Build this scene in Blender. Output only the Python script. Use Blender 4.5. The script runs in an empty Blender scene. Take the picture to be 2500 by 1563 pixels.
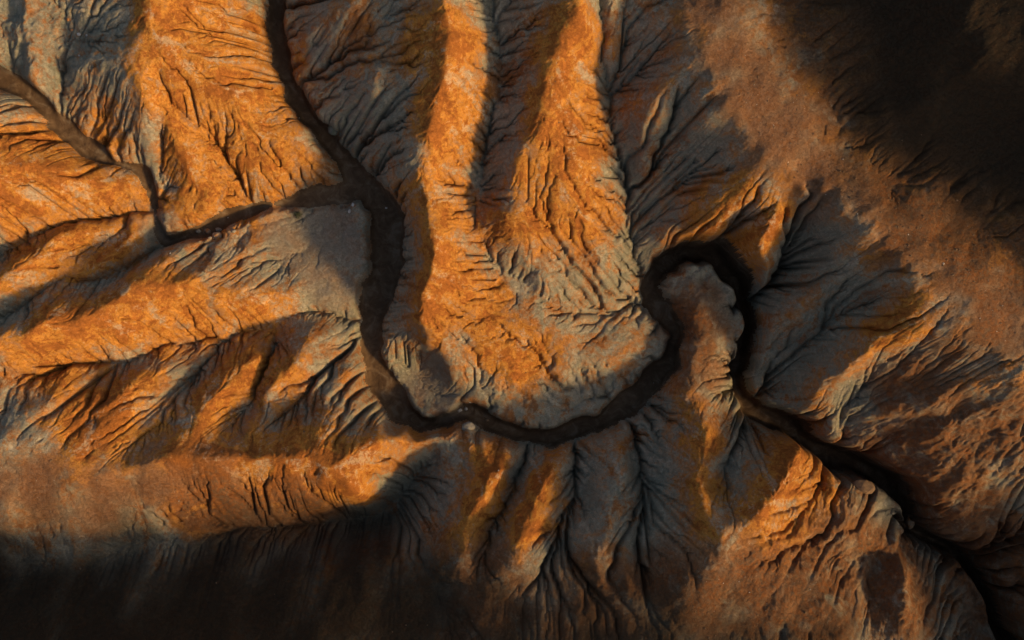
import bpy, math, random, time
import numpy as np
from mathutils import Vector
T0 = time.time()
R = math.radians
scene = bpy.context.scene

# ------------------------------------------------------------------ camera, sky, sun, exposure
H = 110.0                                    # flying height of the camera over the z = 0 level
cam_d = bpy.data.cameras.new('camera')
cam_d.sensor_fit = 'HORIZONTAL'
cam_d.angle = 2 * math.atan(50.0 / H)        # 100 m of ground across the frame
cam_d.clip_end = 20000
cam = bpy.data.objects.new('camera', cam_d)
cam.location = (0, 0, H)
scene.collection.objects.link(cam)
scene.camera = cam

SUN_AZ, SUN_EL = -27.0, 25.0                 # direction towards the sun: anticlockwise from +x, and height
world = bpy.data.worlds.new('World')
scene.world = world
world.use_nodes = True
wn = world.node_tree.nodes
bg = wn['Background']
sky = wn.new('ShaderNodeTexSky')
sky.sky_type = 'NISHITA'
sky.sun_disc = False
sky.sun_elevation = R(SUN_EL)
sky.sun_rotation = R(90 - SUN_AZ)
sky.dust_density = 3.5
sky.ozone_density = 1.0
world.node_tree.links.new(sky.outputs[0], bg.inputs[0])
bg.inputs[1].default_value = 0.15
sd = bpy.data.lights.new('sun', 'SUN')
sd.energy = 4.8
sd.angle = R(6.0)
sd.color = (1.0, 0.66, 0.29)
sun = bpy.data.objects.new('sun', sd)
to_sun = Vector((math.cos(R(SUN_EL)) * math.cos(R(SUN_AZ)), math.cos(R(SUN_EL)) * math.sin(R(SUN_AZ)), math.sin(R(SUN_EL))))
sun.rotation_euler = to_sun.to_track_quat('Z', 'Y').to_euler()
sun.location = to_sun * 300
scene.collection.objects.link(sun)
scene.view_settings.view_transform = 'Standard'
scene.view_settings.look = 'None'
scene.view_settings.exposure = 0.12
scene.view_settings.gamma = 1.0
scene.view_settings.use_curve_mapping = False
scene.cycles.max_bounces = 3
scene.cycles.diffuse_bounces = 2
scene.cycles.use_denoising = True

# ------------------------------------------------------------------ survey lines: (photo x, photo y, height in metres)
def un(sx, sy, z):
    k = (H - z) / H / 25.0
    return ((sx - 1250.0) * k, -(sy - 781.5) * k)

# main stream: photo x, photo y, floor height, half width, bank height
MAIN = [(690,-160,1.6,.9,1.6),(678,-60,1.2,.9,1.6),(678,0,1.0,.9,1.6),(668,70,.8,.9,1.6),(689,158,.6,.9,1.6),(720,228,.4,.9,1.6),
 (755,288,.2,.9,1.5),(801,344,0,.9,1.5),(850,400,-.2,1.0,1.5),(895,455,-.4,1.5,1.4),(930,510,-.5,1.7,1.3),(955,585,-.7,1.9,1.3),
 (950,655,-.8,1.8,1.2),(930,726,-1,1.6,1.1),(912,796,-1.1,1.5,1.0),(915,870,-1.2,1.5,1.0),(940,940,-1.3,1.2,1.0),(975,1000,-1.4,1.1,1.2),
 (1030,1038,-1.5,1.0,1.3),(1090,1025,-1.6,1.1,1.2),(1140,1003,-1.65,1.0,1.0),(1190,1035,-1.7,.9,1.2),(1260,1058,-1.8,.8,1.4),
 (1340,1068,-1.9,.8,1.4),(1420,1050,-2,.9,1.3),(1490,1010,-2.1,1.1,1.2),(1560,955,-2.2,1.2,1.2),(1625,880,-2.3,1.1,1.3),(1650,820,-2.4,.9,1.4),
 (1625,770,-2.5,.9,1.4),(1585,735,-2.6,.8,1.5),(1578,695,-2.6,.8,1.7),(1610,655,-2.7,1.0,2.0),(1665,618,-2.8,1.2,2.4),(1725,622,-3.2,1.4,3.0),
 (1765,655,-3.6,1.2,3.2),(1800,725,-4.0,.8,3.6),(1812,790,-4.2,.8,3.6),(1802,850,-4.4,.8,3.4),(1788,910,-4.5,1.0,3.2),(1800,960,-4.6,1.1,2.8),
 (1850,1005,-4.8,1.1,3.0),(1910,1030,-5,1.1,3.4),(1984,1095,-5.4,1.4,4.0),(2077,1130,-5.8,1.1,4.0),(2139,1160,-6,.8,4.0),(2175,1214,-6.2,.7,4.0),
 (2190,1270,-6.3,.5,4.0),(2232,1297,-6.5,.5,4.0),(2310,1333,-6.8,.6,3.6),(2346,1384,-7,.7,3.4),(2372,1436,-7.2,.8,3.2),(2387,1498,-7.4,.9,3.0),
 (2413,1563,-7.6,1,3.0),(2440,1660,-8,1.2,3.0),(2470,1760,-8.4,1.2,3.0)]
TRIB = [(-160,120,5.2,.7,.7),(-80,150,4.6,.7,.7),(0,190,4,.7,.7),(42,214,3.8,.7,.8),(105,253,3.5,.7,.8),(148,302,3.2,.7,.8),(197,348,2.9,.7,.8),
 (281,397,2.5,.6,.8),(351,422,2.2,.6,.9),(372,467,1.9,.5,1.0),(383,509,1.6,.6,1.0),(392,560,1.3,.6,1.0),(404,592,1.2,.5,.9),(440,582,1.1,.4,1.0),
 (500,568,1.0,.7,1.0),(550,537,.7,.75,1.0),(632,508,.4,.8,.9),(738,486,0,.8,.8),(850,472,-.3,.8,.7),(895,470,-.4,.8,.6)]

VALLEYS = [
 [(-160,690,7.6),(-80,660,6.5),(0,620,5.5),(53,603,5),(140,561,4.2),(193,543,3.6),(281,536,2.8),(351,522,2.2),(380,520,1.9)],
 [(-160,860,9.4),(-80,830,8.6),(0,793,8),(53,768,7.4),(140,708,5.5),(218,684,4.2),(299,666,2.8),(334,655,2.3),(386,627,1.7),(402,598,1.4)],
 [(-160,950,10.8),(-80,930,9.9),(0,912,9),(105,898,8),(211,887,6.9),(281,877,6),(369,849,4.9),(457,828,3.8),(597,807,2.2),(720,785,.9),(773,775,.5),(850,777,-.3),(890,780,-.8)],
 [(1180,-160,9.4),(1190,-80,8.6),(1197,0,8),(1211,70,7.3),(1218,140,6.6),(1194,246,5.5),(1197,299,5.0),(1187,351,4.4),(1187,422,3.7),(1176,492,3.1),(1162,550,2.8),(1176,603,2.5),(1211,640,2.2),(1264,691,1.8),(1299,719,1.5),(1370,757,.8),(1422,782,.3),(1475,768,-.2),(1500,726,-.7),(1549,733,-1.2),(1575,730,-1.7)],
 [(1455,-160,10.2),(1460,-80,9.6),(1464,0,9),(1471,70,8.4),(1482,140,7.5),(1510,197,6.6),(1517,246,6),(1524,316,5),(1528,386,4),(1524,457,3),(1531,520,2),(1545,603,.5),(1560,645,-.8),(1580,668,-1.4)],
 # gullies of the western hill
 [(500,230,6.6),(509,344,4.3),(548,393,3.2),(576,450,2.1),(592,490,1.4)],
 [(415,180,7.8),(405,352,4.4),(395,440,2.7),(388,500,2.0)],
 [(190,-160,8.6),(190,-60,8),(180,30,7),(195,105,6),(150,176,5),(148,235,3.9),(145,285,3.5)],
 [(15,-160,7),(15,-60,6.5),(12,60,6),(25,150,5),(45,200,4.2)],
 [(77,677,7),(176,631,4.8),(246,603,3.9),(299,577,3.0),(370,565,1.9)],
 # gullies of the south-western slope
 [(30,1010,9.8),(100,950,8.8),(150,905,7.8)],
 [(218,985,8.6),(253,935,7.4),(316,887,6.0),(345,862,5.3)],
 [(300,1130,9.6),(404,1048,7.8),(457,954,5.4),(492,919,4.5),(560,865,3.4),(615,822,2.4)],
 [(620,1095,7.4),(560,1045,6.6),(632,972,4.6),(643,894,3.0),(690,812,1.5)],
 [(690,1010,4.9),(750,940,3.7),(790,880,2.3),(835,850,.8)],
 # southern canyon
 [(1127,1080,3.4),(1059,1126,1.9),(1013,1167,.5),(982,1229,-.8),(930,1258,-1.2),(775,1270,1.5),(650,1290,4),(450,1330,6.5),(250,1370,7.5),(0,1400,8),(-160,1420,8.2)],
 [(1290,1100,-.2),(1280,1180,2.0),(1240,1260,4.4),(1190,1350,7.0)],
 [(1400,1100,-.3),(1405,1172,2),(1400,1260,4.8),(1370,1360,7.6)],
 [(1540,1080,-.2),(1560,1200,3),(1560,1320,6.3),(1560,1400,8.6)],
 [(1600,1050,0),(1620,1150,3.8),(1640,1250,6.6),(1650,1360,9.2)],
 [(1830,1025,-1.4),(1800,1100,3.0),(1780,1180,5.8),(1770,1250,8.0)],
 [(2170,1300,-1.8),(2128,1369,1.6),(2118,1446,4.2),(2100,1530,6.5)],
 # slope under the plateau
 [(1700,175,11.0),(1675,225,9.8),(1633,309,7.6),(1598,383,6.0),(1580,422,5.2),(1535,513,2.2)],
 [(1530,-60,10.2),(1535,80,9),(1527,150,7.8),(1515,197,6.7)],
 [(1619,119,10.0),(1563,176,8.0),(1524,225,6.4)],
 [(1770,330,10.3),(1700,420,7.4),(1640,500,4.4),(1585,590,1.3)],
 [(1810,540,6.2),(1790,600,3.2),(1780,630,.5)],
 [(2010,470,11.2),(1985,500,9.4),(1959,540,7.6),(1950,590,5.6),(1914,638,3.2),(1854,712,.2),(1836,735,-.6)],
 [(2177,726,10.2),(2107,754,7.2),(2012,803,4.0),(1994,831,3.2),(1959,884,1.6),(1924,910,.4),(1880,960,-1.2)],
 [(2233,831,10.2),(2177,856,8.2),(2124,890,6.2),(2089,937,4.8),(2050,1010,2.6),(2040,1070,-.5)],
]
RIDGES = {
 'west_crest': [(385,-160,11.4),(379,-80,11.2),(379,0,11),(372,63,10.5),(351,98,10),(362,140,9.6),(365,210,9),(370,260,8),(372,330,6.5),(372,380,5),(372,408,3.8)],
 'west_spur': [(365,150,9.5),(430,180,8.8),(506,200,7.8),(548,211,7.3),(597,246,6.6),(643,299,5.5),(668,337,4.6),(690,380,3.8),(740,420,2.9),(815,450,1.5)],
 'west_rib': [(430,250,7.2),(436,352,5.8),(457,422,4.5),(500,470,3.4),(560,497,2.4)],
 'grey_knob': [(35,-160,9.4),(35,-60,9),(35,20,8.5),(40,100,8),(50,160,7.5),(88,211,5.7),(128,243,4.4)],
 'rust_spur': [(345,100,9.8),(280,140,8.4),(230,150,7.6),(165,170,6.3)],
 'rust_rib': [(230,150,7.6),(230,260,5.2),(270,330,4)],
 'striped_slope': [(-160,400,11.6),(-80,400,10.6),(0,400,9.6),(100,410,7.9),(200,440,6.2),(300,465,4.2),(345,478,3.1)],
 'striped_top': [(-160,260,10.4),(-80,255,9.6),(0,262,8.4),(46,258,7.2),(75,290,6.6),(150,350,5.4)],
 'striped_foot': [(-160,580,10),(-80,560,9),(0,545,8.2),(60,535,7),(150,510,5.6),(250,503,4.2),(335,502,3.0)],
 'ochre_ridge': [(-160,760,11),(-80,720,10),(0,677,9),(53,635,8),(158,580,6),(228,549,4.7),(300,548,3.6),(345,540,2.9)],
 'ochre_finger': [(150,690,7.2),(218,662,6.6),(246,620,5.9),(306,562,4.5),(340,592,3.4)],
 'long_ridge': [(-160,860,13.4),(-80,850,12.8),(0,824,12),(46,828,11.5),(105,807,10.8),(165,814,10),(228,775,9.4),(285,733,8.9),(302,705,8.5),(422,712,7.6),(562,743,5.7),(668,743,3.9),(738,726,2.8),(800,715,1.9)],
 'long_ridge_spur': [(302,705,8.5),(316,680,7.6),(386,655,6),(408,617,4.6),(432,592,3.5)],
 'silt_flat': [(480,600,3.2),(540,575,2.4),(600,545,1.9),(650,530,1.6),(760,512,.9),(850,540,.5)],
 'silt_flat_mid': [(500,630,4),(560,645,3.5),(640,640,2.4),(700,610,1.6),(800,600,.8),(870,640,.4)],
 'finger_a': [(77,1020,10.2),(150,968,9.2),(218,926,7.9),(260,900,7)],
 'finger_b': [(197,1038,9.7),(264,996,9.1),(316,933,7.9),(369,905,6.6),(422,880,5.2)],
 'finger_c': [(485,1024,8.2),(545,954,7),(615,880,5.0),(632,855,3.8)],
 'finger_d': [(597,1060,8),(640,980,6.6),(685,926,5.6),(731,870,4.3),(762,825,3.0),(795,822,2.4)],
 'finger_e': [(680,1060,6.9),(760,1000,5.4),(830,930,3.4),(852,880,1.8)],
 'south_rim': [(-160,1070,12.2),(-80,1080,12),(0,1095,11.8),(103,1115,11.5),(191,1165,11.3),(284,1168,11),(362,1146,10.8),(413,1123,10.6),(517,1123,10),(600,1118,9.6),(672,1120,9.2),(723,1105,8.9),(800,1130,8.8),(860,1095,8.2),(930,1070,6.8),(1000,1060,4.8),(1060,1064,3.4),(1115,1055,2.7)],
 'south_nose': [(800,1130,9.2),(850,1180,8.9),(878,1222,7.4)],
 'south_shoulder': [(-160,1200,11.4),(0,1190,11),(200,1235,10),(400,1225,9.0),(560,1225,7.6),(690,1215,6.2),(740,1160,7.6)],
 'tooth_a': [(1268,1085,1.3),(1250,1126,5.0),(1204,1188,6.9),(1163,1255,7.9),(1127,1343,8.6),(1115,1437,9)],
 'tooth_b': [(1372,1098,1.6),(1332,1162,5.9),(1302,1240,7.8),(1250,1322,8.8),(1200,1420,9.3)],
 'tooth_c': [(1508,1080,1.8),(1498,1188,6),(1482,1265,7.9),(1450,1400,9.5)],
 'bottom_crest': [(1060,1480,7.5),(1115,1437,9),(1250,1450,9.5),(1470,1460,10),(1650,1440,10.5),(1735,1397,10.6)],
 'bottom_upland': [(1000,1600,12),(1250,1600,12.5),(1600,1600,12.5),(1900,1600,11)],
 'dark_slope': [(-160,1520,12.5),(0,1510,12.2),(300,1480,11.2),(600,1440,9.8),(800,1400,8.2),(950,1365,6.8),(1050,1350,6.2)],
 'dark_slope_top': [(-160,1640,18),(300,1640,18),(800,1630,16)],
 'neck': [(1640,662,-.2),(1668,672,.6),(1703,726,1.5),(1696,768,1.6),(1696,831,1.8),(1692,884,2.1),(1671,937,2.7),(1690,1000,4),(1740,1033,4.8)],
 'neck_flank': [(1735,690,1.2),(1748,780,1.5),(1742,860,1.2)],
 'middle_rib': [(1740,1033,4.8),(1700,1110,6.5),(1715,1204,8.6),(1741,1281,9.6),(1730,1369,10.4)],
 'lit_buttress': [(1972,1075,1.8),(1950,1085,4.2),(1911,1126,6.6),(1896,1188,8.4),(1844,1229,9.3),(1782,1281,9.9),(1746,1343,10.4),(1715,1395,10.5)],
 'buttress_slope': [(2015,1152,2.2),(2061,1183,2.2),(2125,1212,1.2),(2150,1255,.2)],
 'buttress_slope_low': [(1900,1300,8.0),(2000,1300,6.0),(2080,1285,4),(2120,1300,2.4)],
 'buttress_foot': [(1850,1400,9.8),(1980,1420,8),(2040,1470,7.8),(2000,1560,9)],
 'round_knob': [(2190,1303,.6),(2206,1325,3),(2196,1395,5.2),(2206,1500,6.8),(2220,1600,8),(2230,1700,9)],
 'stony_hill': [(2402,1322,.8),(2380,1250,3.4),(2320,1150,5.8),(2300,1050,7.2),(2300,972,8.2),(2335,919,9.5),(2405,866,11.5)],
 'stony_bank': [(1890,990,-.2),(1950,992,1.4),(2050,1078,1.8),(2130,1108,1.6),(2190,1180,1.0),(2240,1262,.5),(2330,1308,-.5),(2400,1345,-1.5)],
 'east_corner': [(2460,1330,-.5),(2560,1280,3),(2600,1150,7),(2620,950,11)],
 'southeast_corner': [(2480,1420,-2),(2560,1480,1),(2640,1600,5)],
 'plateau': [(1660,-160,13.6),(1690,0,13.5),(1720,120,13.5),(1850,330,13.6),(2000,480,13.5),(2100,560,13.5),(2250,700,13.3),(2400,820,13),(2500,900,12.8),(2620,980,12.6)],
 'plateau_rim': [(1640,-60,13.0),(1668,60,12.8),(1653,105,12.4),(1690,150,12.4),(1720,218,12.6),(1740,267,12.4),(1775,270,12.6),(1790,316,12.4),(1801,369,12),(1815,422,11.6),(1840,464,11),(1878,485,10.7)],
 'promontory': [(1850,360,13),(1878,392,12.6),(1942,424,12.2),(1972,457,11.4),(1972,495,10.4)],
 'tip': [(1972,495,10.4),(1930,492,10.4),(1896,515,10.6),(1877,585,9.6),(1842,656,7.6),(1843,712,5.2)],
 'little_tip': [(1840,464,11.4),(1790,515,9.4),(1738,561,7),(1700,580,4.6)],
 'gully_rib_a': [(1640,150,11.6),(1600,250,9.4),(1570,340,7.5),(1552,430,4.9)],
 'gully_rib_b': [(1485,-80,11.8),(1489,-20,11.2),(1493,90,9.8),(1512,168,8.0)],
 'gully_rib_c': [(1620,20,12),(1600,50,11.6),(1560,130,9.4)],
 'gully_rib_d': [(1790,400,10.7),(1700,500,6.9),(1640,560,3.9),(1600,610,1.6)],
 'east_rim': [(1990,440,13),(2030,480,13),(2065,515,12.8),(2082,561,12.5),(2142,631,11.8),(2191,666,12.0),(2200,726,12),(2240,800,12),(2350,850,12.2),(2405,866,12)],
 'rib_a': [(2160,645,12.0),(2072,660,10.3),(2029,698,8.7),(1966,743,6.6),(1896,789,4.4),(1850,828,1.8)],
 'rib_b': [(2226,740,12.6),(2177,782,11.8),(2124,828,10.4),(2072,894,8.2),(2029,923,6.6),(1966,965,3.8),(1930,985,1.2)],
 'far_slope_a': [(1900,-160,12.4),(1930,0,12.4),(2010,200,12.4),(2080,350,12.4),(2230,450,12.4),(2420,560,12.4),(2600,640,12.4)],
 'far_slope_b': [(2010,-160,14),(2050,0,14),(2110,180,14),(2180,300,14),(2320,390,14),(2500,470,14)],
 'far_slope_c': [(2150,-160,17),(2180,0,17),(2230,140,17),(2300,230,17),(2450,300,17),(2600,350,17)],
 'far_slope_d': [(2330,-160,21.5),(2350,0,21.5),(2400,100,21.5),(2520,180,21.5)],
 'finger_ridge': [(1092,-160,13.6),(1092,-80,13.2),(1092,0,12.8),(1095,35,12.5),(1078,120,11.6),(1090,160,11.4),(1085,246,10.4),(1067,292,9.6),(1064,351,8.8),(1046,404,8),(1036,457,7.3),(1032,530,7.6),(1048,600,7.8),(1055,670,7.6),(1032,745,6.6),(1052,790,5.2),(1071,849,3.8),(1099,910,2.4)],
 'big_ridge': [(1422,-160,14.6),(1422,-80,14.3),(1422,0,14),(1419,35,13.6),(1366,98,12.2),(1345,158,11.3),(1324,211,10.6),(1331,246,10.2),(1334,292,9.6),(1317,323,9),(1292,337,8.6),(1264,394,7.4),(1254,436,6.9),(1233,492,5.9),(1240,530,5.6),(1289,560,5.3),(1303,603,4.7),(1299,638,4),(1330,700,2.4)],
 'big_ridge_body': [(1430,140,10.4),(1420,250,9.0),(1400,350,7.9),(1420,450,6),(1440,560,3.9),(1450,640,1.8),(1490,690,.4)],
 'spur': [(1055,690,7.2),(1130,660,5.0),(1190,700,3.4)],
 'spur_low': [(1052,790,4.2),(1130,790,3.9),(1200,850,3.2),(1260,900,2.2),(1285,935,1.2)],
 'spur_flat': [(1250,800,2.4),(1350,850,1.6),(1450,900,1.0),(1560,850,.3)],
 'spur_edge': [(1110,930,1.6),(1155,940,1.0),(1150,972,.6),(1180,1000,.2),(1317,1028,-.2),(1394,1012,-.3),(1475,978,-.4),(1520,935,-.5),(1590,849,-.7)],
 'point_bar': [(1005,900,-.7),(1040,960,-.8),(1100,965,-.9)],
 'point_bar_back': [(1042,860,-.1),(1083,938,-.3),(1112,950,-.4)],
 'channel_bank': [(1003,560,2.8),(992,660,2.4),(965,740,1.4),(957,800,.9),(985,835,.7)],
}
ZS = 1.18                                   # overall relief
VALLEYS = [[(a, b, z * ZS) for a, b, z in l] for l in VALLEYS]
RIDGES = {k: [(a, b, z * ZS) for a, b, z in l] for k, l in RIDGES.items()}
MAIN, TRIB = [[(a, b, z * ZS, w, k * ZS) for a, b, z, w, k in l] for l in (MAIN, TRIB)]
# unseen high ground added to block sun from the dark slopes (metres, world axes)
SHADE_HILLS = [
 [(-110,-47,33),(-70,-46,33),(-30,-46,34),(0,-46,37),(20,-46,37),(40,-47,35.5),(57,-48,35),(66,-49,25),(76,-52,13)],
 [(47,4,17),(47,6.5,26),(48,12,29.5),(48,16,32),(50,24,37),(52,40,42),(54,70,42)],
 [(-110,-70,36),(0,-72,40),(50,-75,34)],
 [(75,12,42),(80,40,50),(80,80,50)],
]

# ------------------------------------------------------------------ height field
rng = np.random.default_rng(7)
def resize(a, shape):
    ny, nx = a.shape; my, mx = shape
    ys = np.linspace(0, ny - 1, my); xs = np.linspace(0, nx - 1, mx)
    return sample(a, ys[:, None] + 0 * xs[None, :], xs[None, :] + 0 * ys[:, None])
def sample(a, fy, fx):
    ny, nx = a.shape
    fy = np.clip(fy, 0, ny - 1.001); fx = np.clip(fx, 0, nx - 1.001)
    iy = fy.astype(np.int32); ix = fx.astype(np.int32)
    ty = fy - iy; tx = fx - ix
    a00 = a[iy, ix]; a01 = a[iy, ix + 1]; a10 = a[iy + 1, ix]; a11 = a[iy + 1, ix + 1]
    return (a00 * (1 - tx) + a01 * tx) * (1 - ty) + (a10 * (1 - tx) + a11 * tx) * ty
def smooth_sample(a, fy, fx):                       # quintic-weighted lattice, for noise
    ny, nx = a.shape
    fy = np.mod(fy, ny - 1.001); fx = np.mod(fx, nx - 1.001)
    iy = fy.astype(np.int32); ix = fx.astype(np.int32)
    ty = fy - iy; tx = fx - ix
    ty = ty * ty * ty * (ty * (ty * 6 - 15) + 10); tx = tx * tx * tx * (tx * (tx * 6 - 15) + 10)
    a00 = a[iy, ix]; a01 = a[iy, ix + 1]; a10 = a[iy + 1, ix]; a11 = a[iy + 1, ix + 1]
    return (a00 * (1 - tx) + a01 * tx) * (1 - ty) + (a10 * (1 - tx) + a11 * tx) * ty
LAT = [rng.uniform(-1, 1, (257, 257)).astype(np.float32) for _ in range(6)]
def noise(X, Y, scale, octaves=4, seed=0, gain=0.5):
    out = 0; amp = 1.0
    for o in range(octaves):
        c, s = math.cos(0.7 * o + seed), math.sin(0.7 * o + seed)
        out = out + amp * smooth_sample(LAT[(seed + o) % 6], (X * s + Y * c) / scale + 77.3 + 13 * seed + 5 * o, (X * c - Y * s) / scale + 91.7 + 29 * seed)
        amp *= gain; scale *= 0.5
    return out
def smoothstep(a, b, x):
    t = np.clip((x - a) / (b - a), 0, 1); return t * t * (3 - 2 * t)
def densify(pts, step=0.12):
    out = []
    for p, q in zip(pts[:-1], pts[1:]):
        n = max(1, int(math.hypot(q[0] - p[0], q[1] - p[1]) / step))
        for i in range(n):
            t = i / n; out.append([a + (b - a) * t for a, b in zip(p, q)])
    out.append(list(pts[-1])); return np.array(out)
def lift(line):
    return [(*un(p[0], p[1], p[2]), *p[2:]) for p in line]

# coarse surface: membrane stretched over the survey lines
CX, CY, CD = 112.0, 92.0, 0.4
cny, cnx = int(2 * CY / CD) + 1, int(2 * CX / CD) + 1
acc = np.zeros((cny, cnx)); cnt = np.zeros((cny, cnx))
def burn(pts):
    d = densify(pts)
    i = np.rint((d[:, 1] + CY) / CD).astype(int); j = np.rint((d[:, 0] + CX) / CD).astype(int)
    ok = (i >= 0) & (i < cny) & (j >= 0) & (j < cnx)
    np.add.at(acc, (i[ok], j[ok]), d[ok, 2]); np.add.at(cnt, (i[ok], j[ok]), 1)
for l in VALLEYS: burn(lift(l))
for l in RIDGES.values(): burn(lift(l))
for l, k_ in ((MAIN, 1.3), (TRIB, 1.35)): burn([(*un(p[0], p[1], p[2] + p[4] * k_), p[2] + p[4] * k_) for p in l])
for l in SHADE_HILLS: burn(l)
def membrane(acc, cnt):
    ny, nx = acc.shape
    fix = cnt > 0
    val = np.where(fix, acc / np.maximum(cnt, 1), 0)
    if min(ny, nx) <= 12:
        h = np.full((ny, nx), val[fix].mean() if fix.any() else 6.0); h[fix] = val[fix]; it = 200
    else:
        my, mx = (ny + 1) // 2, (nx + 1) // 2
        a2 = np.zeros((my, mx)); c2 = np.zeros((my, mx))
        ii, jj = np.nonzero(fix)
        np.add.at(a2, (ii // 2, jj // 2), val[ii, jj]); np.add.at(c2, (ii // 2, jj // 2), 1)
        h = resize(membrane(a2, c2), (ny, nx)); h[fix] = val[fix]; it = 90
    for _ in range(it):
        p = np.pad(h, 1, mode='edge')
        h = 0.25 * (p[:-2, 1:-1] + p[2:, 1:-1] + p[1:-1, :-2] + p[1:-1, 2:]); h[fix] = val[fix]
    return h
base = membrane(acc, cnt)
p = np.pad(base, 1, mode='edge')
base = 0.6 * base + 0.1 * (p[:-2, 1:-1] + p[2:, 1:-1] + p[1:-1, :-2] + p[1:-1, 2:])
def base_at(X, Y): return sample(base, (Y + CY) / CD, (X + CX) / CD)
print('membrane', round(time.time() - T0, 1))

# distance to the streams, with floor height and half width of the nearest point
def stream_field(line, X, Y):
    pts = densify(lift(line), 0.4)
    best = np.full(X.shape, 1e9); zf = np.zeros(X.shape); hw = np.zeros(X.shape)
    cell = abs(X[0, 1] - X[0, 0]); x0 = X[0, 0]; y0 = Y[0, 0]; rad = 5.0
    k = int(rad / cell)
    for x, y, z, w, b in pts:
        j = int((x - x0) / cell); i = int((y - y0) / cell)
        i0, i1, j0, j1 = max(i - k, 0), min(i + k + 1, X.shape[0]), max(j - k, 0), min(j + k + 1, X.shape[1])
        if i0 >= i1 or j0 >= j1: continue
        s = (slice(i0, i1), slice(j0, j1))
        d = (X[s] - x) ** 2 + (Y[s] - y) ** 2
        m = d < best[s]
        best[s][m] = d[m]; zf[s][m] = z; hw[s][m] = w
    return np.sqrt(best), zf, hw

# ---- rainfall erosion (stream power law, D8 routing, implicit update level by level)
OFF = [(-1,-1),(-1,0),(-1,1),(0,-1),(0,1),(1,-1),(1,0),(1,1)]
def erode(h, dx, iters, K, m, diff, hold, seed, area_cap=1e9, bias=0.25, a0=0.0):
    ny, nx = h.shape; N = ny * nx
    r = np.random.default_rng(seed)
    jit = [1 + bias * (r.random((ny, nx)).astype(np.float32) - .5) for _ in OFF]
    idx = np.arange(N, dtype=np.int64).reshape(ny, nx)
    Kf = np.where(hold, 0, K).ravel()
    for _ in range(iters):
        hp = np.pad(h, 1, constant_values=1e9); ip = np.pad(idx, 1)
        best = np.zeros((ny, nx)); rec = idx.copy(); dist = np.full((ny, nx), dx)
        for (a, b), jt in zip(OFF, jit):
            L = dx * (1.41421 if a and b else 1.0)
            s = (h - hp[1 + a:1 + a + ny, 1 + b:1 + b + nx]) / L * jt
            mk = s > best
            best[mk] = s[mk]; rec[mk] = ip[1 + a:1 + a + ny, 1 + b:1 + b + nx][mk]; dist[mk] = L
        rec = rec.ravel(); dist = dist.ravel()
        edge = np.zeros((ny, nx), bool); edge[0] = edge[-1] = True; edge[:, 0] = edge[:, -1] = True
        e = edge.ravel(); rec[e] = np.arange(N)[e]
        # depth of every cell in its tree, by pointer jumping
        dep = (rec != np.arange(N)).astype(np.int32); ptr = rec.copy()
        while True:
            nd = dep + dep[ptr]
            if (nd == dep).all(): break
            dep = nd; ptr = ptr[ptr]
        order = np.argsort(dep, kind='stable')
        cuts = np.searchsorted(dep[order], np.arange(dep.max() + 2))
        A = np.full(N, dx * dx)
        for l in range(len(cuts) - 2, 0, -1):
            c = order[cuts[l]:cuts[l + 1]]
            np.add.at(A, rec[c], A[c])
        F = Kf * np.clip(A - a0, 0, area_cap) ** m / dist
        f = h.ravel().copy()
        for l in range(1, len(cuts) - 1):
            c = order[cuts[l]:cuts[l + 1]]
            f[c] = (f[c] + F[c] * f[rec[c]]) / (1 + F[c])
        h = f.reshape(ny, nx)
        q = np.pad(h, 1, mode='edge')
        h = h + diff * (q[:-2, 1:-1] + q[2:, 1:-1] + q[1:-1, :-2] + q[1:-1, 2:] - 4 * h)
    return h, A.reshape(ny, nx)

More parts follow.
